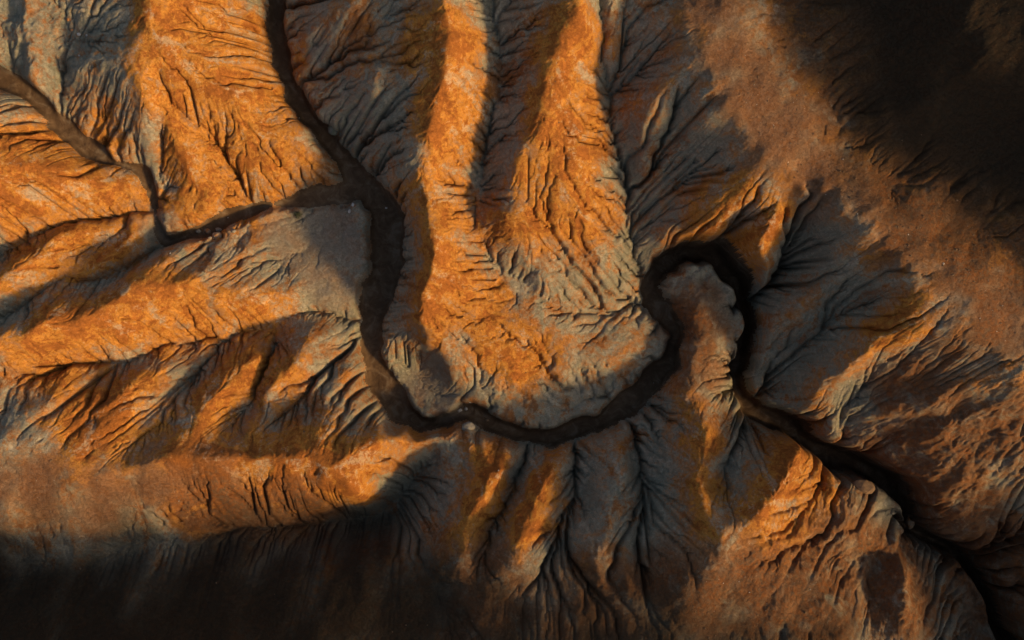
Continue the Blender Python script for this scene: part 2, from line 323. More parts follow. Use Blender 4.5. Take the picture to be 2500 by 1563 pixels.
# ------------------------------------------------------------------ soil maps (what the ground is made of, plus one painted shade mask, in world axes)
def blob(X, Y, pts, soft=2.0, seed=1, rag=.7):
    """soft mask around a photo polygon given as disks (x, y, radius px)"""
    out = np.zeros(X.shape)
    n = noise(X, Y, 3.5, 4, seed) * rag
    for sx, sy, z, r in pts:
        x, y = un(sx, sy, z)
        d = np.sqrt((X - x) ** 2 + (Y - y) ** 2) - r / 25.0
        out = np.maximum(out, smoothstep(soft, -soft, d + n * soft))
    return out
def soils(X, Y, Z):
    s = {}
    s['gravel'] = blob(X, Y, [(1740,40,13,55),(1770,150,13,55),(1820,260,13,60),(1900,350,13,60),(1990,420,13,55),(2090,480,13,50),(2200,570,13,60),(2310,660,13,75),(2410,750,13,80),
        (0,1160,11,60),(120,1180,11,60),(260,1215,10,60),(390,1190,9,50),(1700,1460,10,60),(1850,1450,9,60)], 2.2, 2)
    s['silt'] = blob(X, Y, [(700,580,1.5,60),(800,560,1,60),(850,620,.5,50),(760,620,1.2,60),(820,690,1,60),(1050,930,-.8,60),(1080,980,-.8,40),(405,560,1.3,20)], 1.2, 3) * .8
    s['painted_shade'] = blob(X, Y, [(2250,100,21,150),(2230,-40,21,170),(2380,220,21,190),(2300,330,19,90),(2430,400,19,110),(2550,100,30,250),(2600,300,27,180),(2200,260,18,60),(2480,40,29,140),(2420,-60,29,140),
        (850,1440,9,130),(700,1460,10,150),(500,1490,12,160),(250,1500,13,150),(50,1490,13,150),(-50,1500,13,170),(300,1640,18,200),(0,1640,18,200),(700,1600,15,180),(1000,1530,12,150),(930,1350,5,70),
        (1250,1560,13,100),(1430,1560,13,100),(1600,1560,13,100),(1780,1600,13,90),(1950,1620,12,80)], 4.6, 4, .3)  # shade painted as near-black ground along the bottom and upper right
    s['painted_shade'] = np.maximum(s['painted_shade'], smoothstep(19, 25, Z + noise(X, Y, 6, 3, 1) * 1.0))      # painted shade also covers the high hills
    s['crag'] = blob(X, Y, [(2000,1160,4,70),(2050,1230,4,80),(1950,1300,6,90),(2060,1340,4,90),(2210,1400,5,110),(2210,1500,6,120),(2250,1080,6,130),(2330,1180,5,110),(2380,1280,3,70),(2150,1020,5,80),
        (2180,900,8,80),(2100,880,7,70),(2400,1000,9,100),(2440,1120,7,90),(2480,1450,-1,130),(1230,960,1,50),(1190,990,.5,40),(1540,1150,3,70),(1650,1120,5,60),(1780,1130,4,70),(1700,700,1.5,60),(60,90,7,60),(170,90,6,60),(2050,620,10,70),(2010,720,8,60),(1950,800,5,70),(1900,860,3,50),(1290,1140,4,50),(1450,1130,3,60),(1110,1085,3,50),(1190,1120,3,50),(1600,1250,6,60),(1400,1250,6,60)], 1.6, 1)
    s['umber'] = blob(X, Y, [(2280,1100,6,150),(2350,1230,4,110),(2440,1050,8,120),(2210,1450,6,130),(2000,1420,8,140),(1850,1430,9,120),(2120,1330,3,70),(2450,1400,0,140),(2230,950,8,80),(2330,850,12,70),(2000,100,12,130),
        (2100,250,12,120),(2250,480,12,130),(2420,600,12,130),(1680,1420,10,90),(1450,1480,10,120),(1200,1480,9,120),(560,1240,8,110),(720,1230,6,70),(1705,800,1.6,70),(1720,880,2,60)], 2.2, 3)
    s['firm'] = blob(X, Y, [(1800,1420,9.5,90),(1930,1440,8,100),(1870,1360,9,50),(2210,1420,6,100),(2090,1390,4,60),(2300,1130,6,120),(2380,1250,3,80),(2230,1010,7,70),(2420,1000,9,80),(2200,1520,7,100),(2030,1520,8,90)], 1.8, 2)
    s['ochre'] = .30 + .38 * blob(X, Y, [(520,150,8,180),(560,380,4,170),(150,430,7,170),(1110,300,8,90),(1110,130,9,90),(1100,480,6,90),(1400,120,11,90),(1400,300,8,110),(1380,480,6,120),(1120,700,4,120),
        (200,840,9,120),(420,780,6,110),(600,780,3,90),(120,620,7,90),(280,620,5,70),(300,1000,8,110),(600,950,6,110),(780,1150,8,120),(560,1150,9,120),(1950,1180,6,120),(1900,1290,8,110),(1215,1190,6,60),(1325,1190,6,55),(1180,1270,7,50),(1290,1270,7,50),(1715,1080,6,45),(1730,1220,9,50),
        (1870,560,8,60),(1760,500,8,50),(2150,800,10,60),(1250,850,2.5,90),(900,1100,7,70),(860,1180,7,60)], 2.0, 5)
    s['ochre'] = s['ochre'] - .16 * blob(X, Y, [(2020,600,10,90),(2080,740,9,90),(1950,830,4,90),(2120,960,5,60),(1620,1200,5,90),(1800,1140,5,80),(1050,1180,3,90),(1450,1230,5,80),(1230,330,6,70),(950,350,4,120),
        (1650,330,7,80),(1700,480,5,60),(240,120,7,100),(60,60,8,80),(1000,640,2,60),(330,960,7,50),(640,1020,6,60),(1720,720,1,60)], 2.0, 2)
    s['ochre'] = s['ochre'] + .5 * blob(X, Y, [(1960,60,12,90),(2040,180,12,90),(2090,300,12,80),(2230,450,12,90),(2400,570,12,110),(2300,480,11,60),(2150,560,13,40),(500,1220,8,90),(680,1210,7,60),(250,1060,9,60)], 2.4, 3)
    return s

FX, FY, FD = 57.5, 37.0, 0.088
D1 = FD * 2
xs1 = np.arange(-FX, FX + D1 / 2, D1); ys1 = np.arange(-FY, FY + D1 / 2, D1)
X, Y = np.meshgrid(xs1, ys1)
wx = noise(X, Y, 7, 4, 1) * .55; wy = noise(X, Y, 7, 4, 2) * .55
wx += noise(X, Y, 1.8, 3, 3) * .26; wy += noise(X, Y, 1.8, 3, 4) * .26
h = base_at(X + wx, Y + wy)
h += noise(X, Y, 5.0, 5, 5, .55) * .6
h += (.3 - np.abs(noise(X, Y, 2.6, 4, 2, .55))) * .4
# slanting spurs and hollows on the south-western slopes
spurs = blob(X, Y, [(150,970,9,90),(300,960,8,90),(450,960,7,90),(600,1000,7,90),(740,1010,6,80),(830,980,4,60),(560,900,5,60),(470,660,4,60),(580,690,4,60),(130,740,7,60),(250,720,5,50),(2050,600,11,70),(1990,690,8,60),(2080,770,9,60),(1950,860,4,50),(2160,900,9,70),(2260,1000,8,80),(1650,300,9,60),(1620,420,6,50)], 2.0, 2)
ua = X * .766 + Y * .643; va = -X * .643 + Y * .766
h += spurs * noise(ua * .22 + 40, va + 40, 1.5, 3, 1, .5) * .75
spurs = blob(X, Y, [(1120,1160,4,70),(1200,1150,5,60),(1290,1200,5,70),(1390,1220,5,80),(1480,1200,6,80),(1580,1200,6,80),(1660,1160,6,70),(1800,1160,6,70),(1500,1320,8,80),(1350,1330,8,70)], 2.0, 3)
h += spurs * noise(X * .94 + Y * .25, Y * .24 - X * .06 + 30, 1.5, 4, 4, .55) * .8
def blur(q, n):
    for _ in range(n):
        q = np.pad(q, 2, mode='edge'); q = .2 * (q[:-4, 2:-2] + q[4:, 2:-2] + q[2:-2, :-4] + q[2:-2, 4:] + q[2:-2, 2:-2])
    return q
q = blur(h, 16)                                   # washed-in valley floors, weathered round crests
h = h + .75 * np.maximum(q - h, 0) - .5 * np.maximum(h - q, 0)
tpi = np.clip((h - blur(blur(h, 30), 30)) / 1.1, -1.2, 1.2)      # shifts colour to ochre on convex crests, to grey in hollows
dm, zm, wm = stream_field(MAIN, X, Y)
dt_, zt, wt = stream_field(TRIB, X, Y)
wob = noise(X, Y, 2.8, 4, 3, .5) * .6
tm = smoothstep(0, 1, (dm - np.maximum(wm - .35 - wob, .42)) / .42); tt = smoothstep(0, 1, (dt_ + wob * .7 - wt + .2) / .5)
bed_relief = noise(X, Y, 1.4, 4, 4) * .09
h = h * tm + (zm + bed_relief) * (1 - tm)
h = np.where(dt_ < 5, h * tt + np.minimum(h + .4 * (zt - h), zt + bed_relief) * (1 - tt), h)
hold = (tm < .3) | (tt < .3)
h += rng.normal(0, .012, h.shape)
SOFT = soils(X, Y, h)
soft = 1 - np.maximum(.9 * np.maximum(SOFT['gravel'], SOFT['silt']), .4 * SOFT['crag'])
soft *= 1 - .8 * SOFT['firm']
soft = soft - .95 * SOFT['painted_shade']
soft = np.clip(soft, .04, 1)
h, A = erode(h, D1, 18, 0.036 * soft * (.55 + .9 * smoothstep(-.5, .6, noise(X, Y, 9, 3, 4))), 0.52, 0.04, hold, 3, area_cap=45, a0=1.1)
print('coarse erosion', round(time.time() - T0, 1))
# finer grid
ny2, nx2 = 2 * h.shape[0] - 1, 2 * h.shape[1] - 1
Z = resize(h, (ny2, nx2))
xs = np.linspace(xs1[0], xs1[-1], nx2); ys = np.linspace(ys1[0], ys1[-1], ny2)
X, Y = np.meshgrid(xs.astype(np.float32), ys.astype(np.float32))
TM = resize(tm, Z.shape); TT = resize(tt, Z.shape)
bed = np.minimum(TM, TT)
smooth_soil = resize(np.maximum(SOFT['gravel'], SOFT['silt']), Z.shape); craggy = resize(SOFT['crag'], Z.shape)
Z += noise(X, Y, .9, 3, 1, .6) * .05 * (0.3 + .7 * bed) * (1 - .75 * smooth_soil)
def blocks(X, Y, size, seed):
    g = np.random.default_rng(seed); P = g.random((256, 256, 3))
    x = X / size + 300; y = Y / size + 300; i0 = np.floor(x).astype(int); j0 = np.floor(y).astype(int)
    f1 = np.full(X.shape, 9.0); f2 = f1.copy(); v = np.zeros(X.shape)
    for a in (-1, 0, 1):
        for b in (-1, 0, 1):
            c = P[(i0 + a) % 256, (j0 + b) % 256]
            d = np.hypot(i0 + a + c[..., 0] - x, j0 + b + c[..., 1] - y)
            n = d < f1
            f2 = np.where(n, f1, np.minimum(f2, d)); v = np.where(n, c[..., 2], v); f1 = np.where(n, d, f1)
    return v, f2 - f1
bw = noise(X, Y, 1.5, 3, 1) * .35; bv = noise(X, Y, 1.5, 3, 2) * .35
v1, e1 = blocks(X + bw, Y + bv * 1.6, 1.5, 1); v2, e2 = blocks(X + bw, (Y + bv) * 1.3, .55, 2)
Z += craggy * bed * noise(X * .8 - Y * .5 + bw, Y * .55 + X * .25 + bv, 2.2, 5, 3, .6) * .32
cm = np.maximum(craggy, .55 * resize(SOFT['firm'], Z.shape)) * bed
Z += resize(SOFT['firm'], Z.shape) * bed * noise(X, Y, 2.4, 5, 5, .55) * .2
Z += cm * ((v1 - .5) * .28 * smoothstep(0, .5, e1) + (v2 - .5) * .08 * smoothstep(0, .4, e2))
# dense rills: noise drawn out along the lines of flow, cut into the slopes as grooves
hs = h
for _ in range(4):
    q = np.pad(hs, 1, mode='edge'); hs = .2 * (q[:-2, 1:-1] + q[2:, 1:-1] + q[1:-1, :-2] + q[1:-1, 2:] + hs)
fy_, fx_ = np.gradient(hs, D1); slope = np.sqrt(fx_ * fx_ + fy_ * fy_); sl = slope + .12
fx_, fy_ = resize(fx_ / sl, Z.shape).astype(np.float32), resize(fy_ / sl, Z.shape).astype(np.float32)
slope = resize(slope, Z.shape)
wob_x = noise(X, Y, 1.6, 3, 1) * .35; wob_y = noise(X, Y, 1.6, 3, 4) * .35
patchy = smoothstep(-.45, .35, noise(X, Y, 2.4, 3, 2, .6))
def drawn(scale, steps, step, seed):
    px, py = X.copy(), Y.copy(); a_ = np.zeros(Z.shape, np.float32)
    for _ in range(steps):
        a_ += smooth_sample(LAT[seed], (py + wob_y) / scale + 500, (px + wob_x) / scale + 500)
        ii = np.clip(((py - ys[0]) / FD).astype(np.int32), 0, ny2 - 1); jj = np.clip(((px - xs[0]) / FD).astype(np.int32), 0, nx2 - 1)
        px -= fx_[ii, jj] * step; py -= fy_[ii, jj] * step
    return a_ / a_.std()
rill_where = smoothstep(.25, .65, slope) * bed * (1 - .85 * smooth_soil) * (1 - .6 * craggy) * (1 - .85 * resize(SOFT['firm'], Z.shape)) * (1 - resize(SOFT['painted_shade'], Z.shape)) * (.35 + .65 * smoothstep(-.5, .4, noise(X, Y, 5, 3, 4)))
st_a, st_b, st_c = drawn(1.1, 10, .3, 1), drawn(.5, 11, .15, 2), drawn(.26, 9, .09, 3)
Z -= rill_where * (.20 * smoothstep(.4, 2.2, st_a) + (.05 + .22 * patchy) * smoothstep(.6, 2.0, st_b) + (.16 - .10 * patchy) * smoothstep(.6, 1.9, st_c))
Z += rill_where * .05 * st_a
Z += rng.normal(0, .008, Z.shape)
soft2 = resize(soft, Z.shape)
Z, A2 = erode(Z, FD, 4, 0.03 * soft2, 0.5, 0.02, bed < .3, 5, area_cap=5, a0=.25)
# drying cracks and rill notches along the finest flow lines
notch = smoothstep(-.8, 1.2, np.log(A2 + 1e-6)) * bed * soft2 * (.25 + .75 * smoothstep(-.35, .45, noise(X, Y, 3.2, 3, 5)))
q = np.pad(notch, 1, mode='edge')
notch = .62 * notch + .095 * (q[:-2, 1:-1] + q[2:, 1:-1] + q[1:-1, :-2] + q[1:-1, 2:])
Z -= .36 * notch
Z += noise(X, Y, .35, 2, 2) * .018
print('fine erosion', round(time.time() - T0, 1), Z.shape)

# ------------------------------------------------------------------ materials
def new_mat(name):
    m = bpy.data.materials.new(name); m.use_nodes = True
    nt = m.node_tree; nt.nodes.clear(); return m, nt
class NB:
    def __init__(s, nt): s.nt = nt
    def n(s, t, **kw):
        nd = s.nt.nodes.new(t)
        for k, v in kw.items(): setattr(nd, k, v)
        return nd
    def link(s, a, b): s.nt.links.new(a, b)
    def noise(s, vec, scale, detail=6, rough=.6, dist=0.0):
        nd = s.n('ShaderNodeTexNoise'); s.link(vec, nd.inputs['Vector'])
        nd.inputs['Scale'].default_value = scale; nd.inputs['Detail'].default_value = detail
        nd.inputs['Roughness'].default_value = rough; nd.inputs['Distortion'].default_value = dist
        return nd.outputs['Fac']
    def ramp(s, fac, a, b):
        nd = s.n('ShaderNodeMapRange', interpolation_type='SMOOTHSTEP'); s.link(fac, nd.inputs[0])
        nd.inputs[1].default_value = a; nd.inputs[2].default_value = b; return nd.outputs[0]
    def mix(s, fac, a, b, blend='MIX'):
        nd = s.n('ShaderNodeMix', data_type='RGBA', blend_type=blend)
        for sock, v in ((nd.inputs[0], fac), (nd.inputs[6], a), (nd.inputs[7], b)):
            if isinstance(v, (int, float)): sock.default_value = v
            elif isinstance(v, tuple): sock.default_value = (*v, 1)
            else: s.link(v, sock)
        return nd.outputs[2]
    def math(s, op, a, b=0.0):
        nd = s.n('ShaderNodeMath', operation=op)
        for sock, v in zip(nd.inputs, (a, b)):
            if isinstance(v, (int, float)): sock.default_value = v
            else: s.link(v, sock)
        return nd.outputs[0]
    def attr(s, name):
        return s.n('ShaderNodeAttribute', attribute_name=name).outputs['Fac']

def ground_material():
    m, nt = new_mat('badland_clay'); b = NB(nt)
    pos = b.n('ShaderNodeNewGeometry').outputs['Position']
    n2 = b.noise(pos, .5, 6, .7, .9); n3 = b.noise(pos, 2.2, 6, .75, .6); n4 = b.noise(pos, 10.0, 3, .75)
    st = b.attr('streak')
    v = b.math('ADD', b.attr('ochre'), b.math('MULTIPLY', b.math('SUBTRACT', n2, .5), 1.35))
    v = b.math('ADD', v, b.math('MULTIPLY', st, .13))
    v = b.math('ADD', v, b.math('MULTIPLY', b.math('SUBTRACT', n3, .5), .8))
    cr = b.n('ShaderNodeValToRGB'); b.link(v, cr.inputs[0])
    el = cr.color_ramp.elements
    el[0].position = .02; el[0].color = (0.205, 0.198, 0.142, 1); el[1].position = 1.0; el[1].color = (0.30, 0.105, 0.022, 1)
    for p_, c_ in ((.22, (0.275, 0.240, 0.165)), (.38, (0.335, 0.205, 0.105)), (.50, (0.37, 0.170, 0.062)), (.64, (0.49, 0.215, 0.038)), (.80, (0.34, 0.120, 0.024))):
        e = el.new(p_); e.color = (*c_, 1)
    c = cr.outputs[0]
    rs = b.math('ADD', b.math('MULTIPLY', n3, .9), b.math('MULTIPLY', st, .22))
    c = b.mix(b.math('MULTIPLY', b.ramp(rs, .50, .66), .65), c, (0.235, 0.082, 0.020))
    c = b.mix(b.math('MULTIPLY', b.ramp(rs, .38, .24), .5), c, (0.44, 0.37, 0.26))
    # gravelly upland
    grav = b.mix(b.ramp(n3, .35, .65), (0.175, 0.076, 0.030), (0.205, 0.112, 0.062))
    grav = b.mix(b.ramp(n4, .52, .75), grav, (0.13, 0.095, 0.068))
    c = b.mix(b.attr('gravel'), c, grav)
    umb = b.mix(b.ramp(n3, .38, .62), (0.215, 0.080, 0.024), (0.150, 0.088, 0.048))
    c = b.mix(b.math('MULTIPLY', b.attr('umber'), b.ramp(b.math('ADD', n2, b.math('MULTIPLY', n3, .3)), .38, .68)), c, umb)
    silt = b.mix(b.ramp(n3, .35, .7), (0.25, 0.205, 0.15), (0.21, 0.17, 0.12))
    c = b.mix(b.attr('silt'), c, silt)
    painted_shade = b.mix(b.ramp(n3, .4, .7), (0.032, 0.022, 0.012), (0.048, 0.025, 0.011))  # near-black tone that deepens the shade in the ground colour
    c = b.mix(b.attr('painted_shade'), c, painted_shade)
    c = b.mix(b.math('MULTIPLY', b.ramp(n4, .42, .68), .6), c, b.mix(1.0, c, (0.55, 0.47, 0.40), 'MULTIPLY'))
    bs = b.n('ShaderNodeBsdfPrincipled'); b.link(c, bs.inputs['Base Color'])
    bs.inputs['Roughness'].default_value = .95; bs.inputs['Specular IOR Level'].default_value = .12
    hn = b.noise(pos, 4.0, 7, .75, .5)
    hgt = b.math('ADD', hn, b.math('MULTIPLY', b.ramp(b.math('ABSOLUTE', b.math('SUBTRACT', b.noise(pos, 1.7, 5, .7, 1.2), .5)), 0.0, .035), .35))
    bp = b.n('ShaderNodeBump'); bp.inputs['Strength'].default_value = .8; bp.inputs['Distance'].default_value = .16
    b.link(hgt, bp.inputs['Height']); b.link(bp.outputs[0], bs.inputs['Normal'])
    b.link(bs.outputs[0], b.n('ShaderNodeOutputMaterial').inputs[0])
    return m
def bed_material():
    m, nt = new_mat('damp_stream_mud'); b = NB(nt)
    pos = b.n('ShaderNodeNewGeometry').outputs['Position']
    n1 = b.noise(pos, .7, 6, .65, 1.0); n2 = b.noise(pos, 5, 6, .7)
    c = b.mix(b.ramp(n1, .4, .62), (0.066, 0.037, 0.017), (0.105, 0.064, 0.033))
    c = b.mix(b.math('MULTIPLY', b.ramp(n2, .58, .72), .5), c, (0.13, 0.095, 0.06))
    c = b.mix(b.math('MULTIPLY', b.ramp(n1, .56, .64), .7), c, (0.135, 0.098, 0.062))
    c = b.mix(b.attr('silt'), c, b.mix(b.ramp(n2, .4, .7), (0.19, 0.155, 0.11), (0.13, 0.10, 0.065)))
    bs = b.n('ShaderNodeBsdfPrincipled'); b.link(c, bs.inputs['Base Color'])
    bs.inputs['Roughness'].default_value = .8; bs.inputs['Specular IOR Level'].default_value = .2
    bp = b.n('ShaderNodeBump'); bp.inputs['Strength'].default_value = .6; bp.inputs['Distance'].default_value = .12
    b.link(b.noise(pos, 5, 7, .7), bp.inputs['Height']); b.link(bp.outputs[0], bs.inputs['Normal'])
    b.link(bs.outputs[0], b.n('ShaderNodeOutputMaterial').inputs[0])
    return m
GROUND, BED = ground_material(), bed_material()

# ------------------------------------------------------------------ mesh pieces
def link(o):
    scene.collection.objects.link(o); return o
def grid_mesh(name, V, quads, mat, normals=None, attrs=None):
    me = bpy.data.meshes.new(name)
    nv, nf = len(V), len(quads)
    me.vertices.add(nv); me.vertices.foreach_set('co', V.astype(np.float32).ravel())
    me.loops.add(nf * 4); me.loops.foreach_set('vertex_index', quads.astype(np.int32).ravel())
    me.polygons.add(nf); me.polygons.foreach_set('loop_start', np.arange(0, nf * 4, 4, dtype=np.int32))
    me.polygons.foreach_set('use_smooth', np.ones(nf, bool))
    me.update(calc_edges=True)
    for k, v in (attrs or {}).items():
        at = me.attributes.new(k, 'FLOAT', 'POINT'); at.data.foreach_set('value', v.astype(np.float32))
    if normals is not None: me.normals_split_custom_set_from_vertices(normals)
    me.materials.append(mat)
    return link(bpy.data.objects.new(name, me))

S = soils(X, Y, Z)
S['streak'] = (st_a * .5 + st_b * .35) * .6
S['ochre'] = S['ochre'] + .16 * resize(tpi, Z.shape)
gy, gx = np.gradient(Z, FD)
Nn = np.dstack((-gx, -gy, np.ones_like(Z))); Nn /= np.linalg.norm(Nn, axis=2, keepdims=True)
Vall = np.dstack((X, Y, Z)).reshape(-1, 3); Nall = Nn.reshape(-1, 3)
idx = np.arange(Z.size).reshape(Z.shape)
quads = np.dstack((idx[:-1, :-1], idx[:-1, 1:], idx[1:, 1:], idx[1:, :-1])).reshape(-1, 4)

# which landform every face belongs to
FORMS = [  # name, label, survey lines
 ('ridge', 'broad orange hillside with a sharp crest left of the upper stream', ['west_crest', 'west_spur', 'west_rib']),
 ('ridge', 'pale grey knob with rust patches in the upper left corner', ['grey_knob']),
 ('ridge', 'shaded grey and rust slope above the left tributary', ['rust_spur', 'rust_rib']),
 ('ridge', 'orange slope scored by fine dark lines at the left edge', ['striped_slope', 'striped_top', 'striped_foot']),
 ('ridge', 'short ochre ridges running into the tributary bend at left', ['ochre_ridge', 'ochre_finger']),
 ('ridge', 'long yellow ochre ridge reaching from the left edge to the main stream', ['long_ridge', 'long_ridge_spur']),
 ('silt_flat', 'smooth grey silt flat inside the stream confluence', ['silt_flat', 'silt_flat_mid']),
 ('ridge', 'row of slanting orange fingers with grey gullies at lower left', ['finger_a', 'finger_b', 'finger_c', 'finger_d', 'finger_e']),
 ('ridge', 'reddish gravel rim with a bright nose above the dark lower valley', ['south_rim', 'south_nose', 'south_shoulder']),
 ('ridge', 'three narrow lit teeth on the shaded slope below the meander', ['tooth_a', 'tooth_b', 'tooth_c']),
 ('upland', 'dark brown gravel upland along the bottom edge', ['bottom_crest', 'bottom_upland']),
 ('upland', 'black shaded slope along the bottom left edge', ['dark_slope', 'dark_slope_top']),
 ('ridge', 'narrow grey rock neck inside the tight stream loop', ['neck', 'neck_flank']),
 ('ridge', 'grey shaded slope with one lit rib below the stream loop', ['middle_rib']),
 ('ridge', 'bright orange buttress beside the black canyon at lower right', ['lit_buttress', 'buttress_slope', 'buttress_slope_low', 'buttress_foot']),
 ('ridge', 'round stony knob beside the canyon in the lower right corner', ['round_knob']),
 ('ridge', 'rubbly brown hill right of the canyon', ['stony_hill', 'stony_bank', 'east_corner', 'southeast_corner']),
 ('plateau', 'pinkish brown gravel plateau sweeping across the upper right', ['plateau', 'east_rim', 'plateau_rim']),
 ('ridge', 'pointed lit promontory overhanging the stream loop', ['promontory', 'tip', 'little_tip']),
 ('ridge', 'shaded slope of thin ribs below the plateau rim', ['gully_rib_a', 'gully_rib_b', 'gully_rib_c', 'gully_rib_d']),
 ('ridge', 'grey slope with two lit ribs right of the stream loop', ['rib_a', 'rib_b']),
 ('upland', 'dark hillside rising into black shade in the upper right corner', ['far_slope_a', 'far_slope_b', 'far_slope_c', 'far_slope_d']),
 ('ridge', 'slender orange finger ridge running down to the meander', ['finger_ridge', 'channel_bank']),
 ('ridge', 'wide golden ridge in the upper centre', ['big_ridge', 'big_ridge_body']),
 ('ridge', 'rounded orange spur enclosed by the meander', ['spur', 'spur_low', 'spur_flat', 'spur_edge', 'point_bar', 'point_bar_back']),
]
gxs = np.linspace(-FX, FX, 290); gys = np.linspace(-FY, FY, 188)
GX, GY = np.meshgrid(gxs, gys)
GX2 = GX + noise(GX, GY, 4, 3, 1) * .5; GY2 = GY + noise(GX, GY, 4, 3, 2) * .5
bestd = np.full(GX.shape, 1e9); owner = np.zeros(GX.shape, int)
for k, (nm, lb, lines) in enumerate(FORMS):
    for ln in lines:
        for x, y, z in densify([(q[0], q[1], q[2]) for q in lift(RIDGES[ln])], 0.7):
            d = (GX2 - x) ** 2 + (GY2 - y) ** 2
            mk = d < bestd; bestd[mk] = d[mk]; owner[mk] = k
fi = np.clip(np.rint((Y - gys[0]) / (gys[1] - gys[0])).astype(int), 0, len(gys) - 1)
fj = np.clip(np.rint((X - gxs[0]) / (gxs[1] - gxs[0])).astype(int), 0, len(gxs) - 1)
own = owner[fi, fj]
own_f = own[:-1, :-1].ravel()
own_f = np.where(bed[:-1, :-1].ravel() < .35, -1, own_f)
trib_f = (TT < TM)[:-1, :-1].ravel()
own_f = np.where((own_f == -1) & trib_f, -2, own_f)
def piece(name, sel, mat):
    q = quads[sel]; u, inv = np.unique(q, return_inverse=True)
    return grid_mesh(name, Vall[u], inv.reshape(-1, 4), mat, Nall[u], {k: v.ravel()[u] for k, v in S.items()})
for k, (nm, lb, lines) in enumerate(FORMS):
    o = piece(nm, own_f == k, GROUND); o['kind'] = 'structure'; o['label'] = lb
for k, lb in ((-1, 'dark brown mud bed of the winding main stream'), (-2, 'grey brown bed of the tributary entering from the left')):
    o = piece('stream_bed', own_f == k, BED); o['kind'] = 'structure'; o['label'] = lb
print('pieces', round(time.time() - T0, 1))

# ------------------------------------------------------------------ surrounding ground and added shade hills, out to the horizon
def axis(inner, limit):
    a = [inner]; st = .8
    while a[-1] < limit: a.append(a[-1] + st); st *= 1.045 if a[-1] < 110 else 1.16
    return np.array(a)
axp = axis(FX - .6, 6000); ayp = axis(FY - .6, 6000)
ax = np.concatenate((-axp[::-1], np.linspace(-axp[0], axp[0], 146)[1:-1], axp))
ay = np.concatenate((-ayp[::-1], np.linspace(-ayp[0], ayp[0], 94)[1:-1], ayp))
AX, AY = np.meshgrid(ax, ay)
inside = (np.abs(AX) < FX - .5) & (np.abs(AY) < FY - .5)
AZ = base_at(AX, AY) + noise(AX, AY, 6, 4, 3) * .6
far = np.maximum(np.abs(AX) / 100, np.abs(AY) / 82)
AZ = AZ * smoothstep(1.6, 1.0, far) + (12 + noise(AX, AY, 160, 5, 2) * 16) * smoothstep(1.0, 1.6, far)
edge_d = np.maximum(np.abs(AX) - FX, np.abs(AY) - FY)
fz = sample(Z, (AY - ys[0]) / FD, (AX - xs[0]) / FD)
AZ = np.where(edge_d < 0, fz - .35, np.where(edge_d < 6, fz + (AZ - fz) * smoothstep(0, 6, edge_d), AZ))
aid = np.arange(AX.size).reshape(AX.shape)
hole = (np.abs(AX) < FX - .62) & (np.abs(AY) < FY - .62)
keep = ~(hole[:-1, :-1] & hole[1:, 1:] & hole[:-1, 1:] & hole[1:, :-1])
aq = np.dstack((aid[:-1, :-1], aid[:-1, 1:], aid[1:, 1:], aid[1:, :-1]))[keep]
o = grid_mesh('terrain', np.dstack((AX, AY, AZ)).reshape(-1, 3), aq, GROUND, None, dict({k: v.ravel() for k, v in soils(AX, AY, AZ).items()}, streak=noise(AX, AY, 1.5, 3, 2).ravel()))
o['kind'] = 'structure'; o['label'] = 'eroded ground around the ravine, with hills added to cast shade'

# ------------------------------------------------------------------ boulders, stones, shrub
def rock_material(name, base_c, patch_c, dark_c):
    m, nt = new_mat(name); b = NB(nt)
    pos = b.n('ShaderNodeNewGeometry').outputs['Position']
    n1 = b.noise(pos, 1.6, 6, .7, .6); n2 = b.noise(pos, 9, 5, .7)
    c = b.mix(b.ramp(n1, .42, .62), base_c, patch_c)
    c = b.mix(b.math('MULTIPLY', b.ramp(n2, .48, .7), .6), c, dark_c)
    bs = b.n('ShaderNodeBsdfPrincipled'); b.link(c, bs.inputs['Base Color'])
    bs.inputs['Roughness'].default_value = .9; bs.inputs['Specular IOR Level'].default_value = .2
    bp = b.n('ShaderNodeBump'); bp.inputs['Strength'].default_value = .7; bp.inputs['Distance'].default_value = .08
    b.link(b.noise(pos, 8, 6, .75), bp.inputs['Height']); b.link(bp.outputs[0], bs.inputs['Normal'])
    b.link(bs.outputs[0], b.n('ShaderNodeOutputMaterial').inputs[0])
    return m
ROCK = {
 'grey': rock_material('grey_rock', (0.24, 0.21, 0.16), (0.19, 0.165, 0.12), (0.10, 0.085, 0.06)),
 'rust': rock_material('rust_rock', (0.23, 0.18, 0.12), (0.33, 0.14, 0.045), (0.12, 0.075, 0.045)),
 'pale': rock_material('pale_rock', (0.46, 0.42, 0.36), (0.36, 0.31, 0.25), (0.22, 0.18, 0.14)),
 'dark': rock_material('mossy_rock', (0.085, 0.095, 0.065), (0.11, 0.10, 0.085), (0.04, 0.045, 0.03)),
 'umber': rock_material('umber_rock', (0.19, 0.115, 0.06), (0.14, 0.09, 0.055), (0.07, 0.05, 0.035)),
}
def ground_z(x, y):
    return float(sample(Z, np.array([(y - ys[0]) / FD]), np.array([(x - xs[0]) / FD]))[0])
def drop(sx, sy):
    z = 1.0
    for _ in range(8):
        x, y = un(sx, sy, z); z = ground_z(x, y)
    return x, y, z
import bmesh
